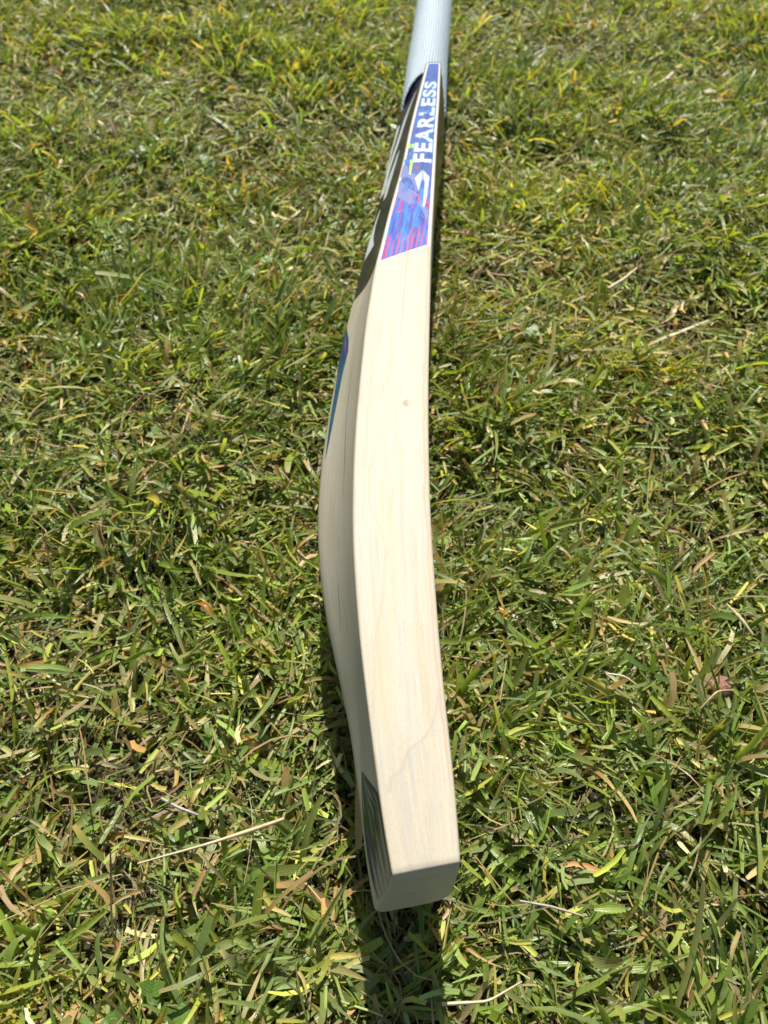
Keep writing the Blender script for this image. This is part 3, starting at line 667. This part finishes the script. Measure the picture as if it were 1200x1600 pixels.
strip_thing('dead_grass_stalk', [(57.3, 50.7), (70.6, 48.3), (82.6, 45.2)], (0.9, 1.2, 0.8), (grey, grey, tan), 'thin grey dead stem lying right of the bat toe', 'stem', STRAW, 11, 1)
strip_thing('dead_grass_stalk', [(-101.1, 92.2), (-91.9, 87.7), (-83.3, 85.0)], (1.3, 1.6, 1.0), (grey, grey, grey), 'short grey dead stem just above the long pale straw stalk', 'stem', STRAW, 12, 1)
strip_thing('straw_stalk', [(112.2, 151.9), (119.0, 150.1), (125.3, 146.1)], (1.2, 1.2, 0.7), ((0.62, 0.56, 0.42), cream, cream), 'short white straw between the bat and the pink stone', 'straw', STRAW, 13, 1.5)
strip_thing('dry_leaf', [(-80.9, 53.2), (-76.8, 63.2), (-71.5, 69.7)], (2.2, 1.8, 0.8), (tan, (0.46, 0.27, 0.12), tan), 'narrow brown dry leaf pointing down below the long pale straw stalk', 'dry leaf', LEAF, 10, 1.5, None, False)
strip_thing('dry_leaf', [(-99.8, 191.0), (-93.6, 188.6), (-89.2, 183.7)], (0.9, 2.6, 1.8), (amber, amber, (0.42, 0.22, 0.03)), 'bright orange curled dry leaf left of the middle of the blade', 'dry leaf', LEAF, 15, 2.5, None, False)
strip_thing('grass_clipping', [(87.6, 47.4), (94, 47.8), (100.6, 47.4)], (1.6, 4.4, 2.4), ((0.30, 0.40, 0.06), (0.28, 0.38, 0.06), (0.34, 0.40, 0.08)), 'short wide lime green grass clipping to the right of the toe', 'clipping', LEAF, 13, 0.5, None, False)
strip_thing('grass_clipping', [(-95.2, 78.2), (-91, 81), (-87.1, 83.3)], (2.6, 2.9, 2.2), ((0.34, 0.36, 0.10), (0.48, 0.38, 0.14), (0.50, 0.38, 0.14)), 'short wide yellow clipping beside the left end of the long straw stalk', 'clipping', LEAF, 12, 0.3, None, False)
strip_thing('straw_stalk', [(167.0, 458.2), (180, 468), (193.1, 483.0)], (2.8, 2.6, 1.5), (cream, (0.62, 0.50, 0.30), cream), 'thick pale straw piece lying in the blurred grass right of the sticker', 'straw', STRAW, 12, 1)
# pinkish stone half buried at the right
def make_stone():
    t = NT('pink_stone'); co = t.n('ShaderNodeTexCoord').outputs['Object']
    a = t.noise(co, 380, 5, 0.7); b = t.noise(co, 1600, 3)
    c = t.ramp(a, [(0.3, (0.20, 0.085, 0.060)), (0.5, (0.33, 0.16, 0.12)), (0.7, (0.42, 0.27, 0.21))]); c = t.mix(t.rng(b, 0.5, 0.7, 0, 0.6), c, (0.12, 0.07, 0.06))
    t.l(c, t.b.inputs['Base Color']); t.b.inputs['Roughness'].default_value = 0.9; t.bump(t.math('ADD', a, b), 0.9, 0.0015)
    import bmesh
    bm = bmesh.new(); bmesh.ops.create_icosphere(bm, subdivisions=4, radius=1.0)
    r = np.random.default_rng(3); dirs = r.normal(size=(9, 3)); dirs /= np.linalg.norm(dirs, axis=1)[:, None]; lim = r.uniform(0.62, 0.95, 9)
    for v in bm.verts:
        p = np.array(v.co)
        for d, l in zip(dirs, lim):
            e = p @ d
            if e > l: p = p - d*(e-l)*0.92
        p = p*(1+0.03*math.sin(9*p[0]+4*p[1])+0.02*math.sin(17*p[2]+11*p[1])); v.co = p*np.array((9.5, 6.5, 7.5))*MM
    me = bpy.data.meshes.new('stone'); bm.to_mesh(me); bm.free(); me.polygons.foreach_set('use_smooth', [True]*len(me.polygons))
    o = link('stone', me, t.m, label='small rough pink stone half buried in the grass at the right', cat='stone'); o.location = (0.1735, 0.151, -0.002)
make_stone()
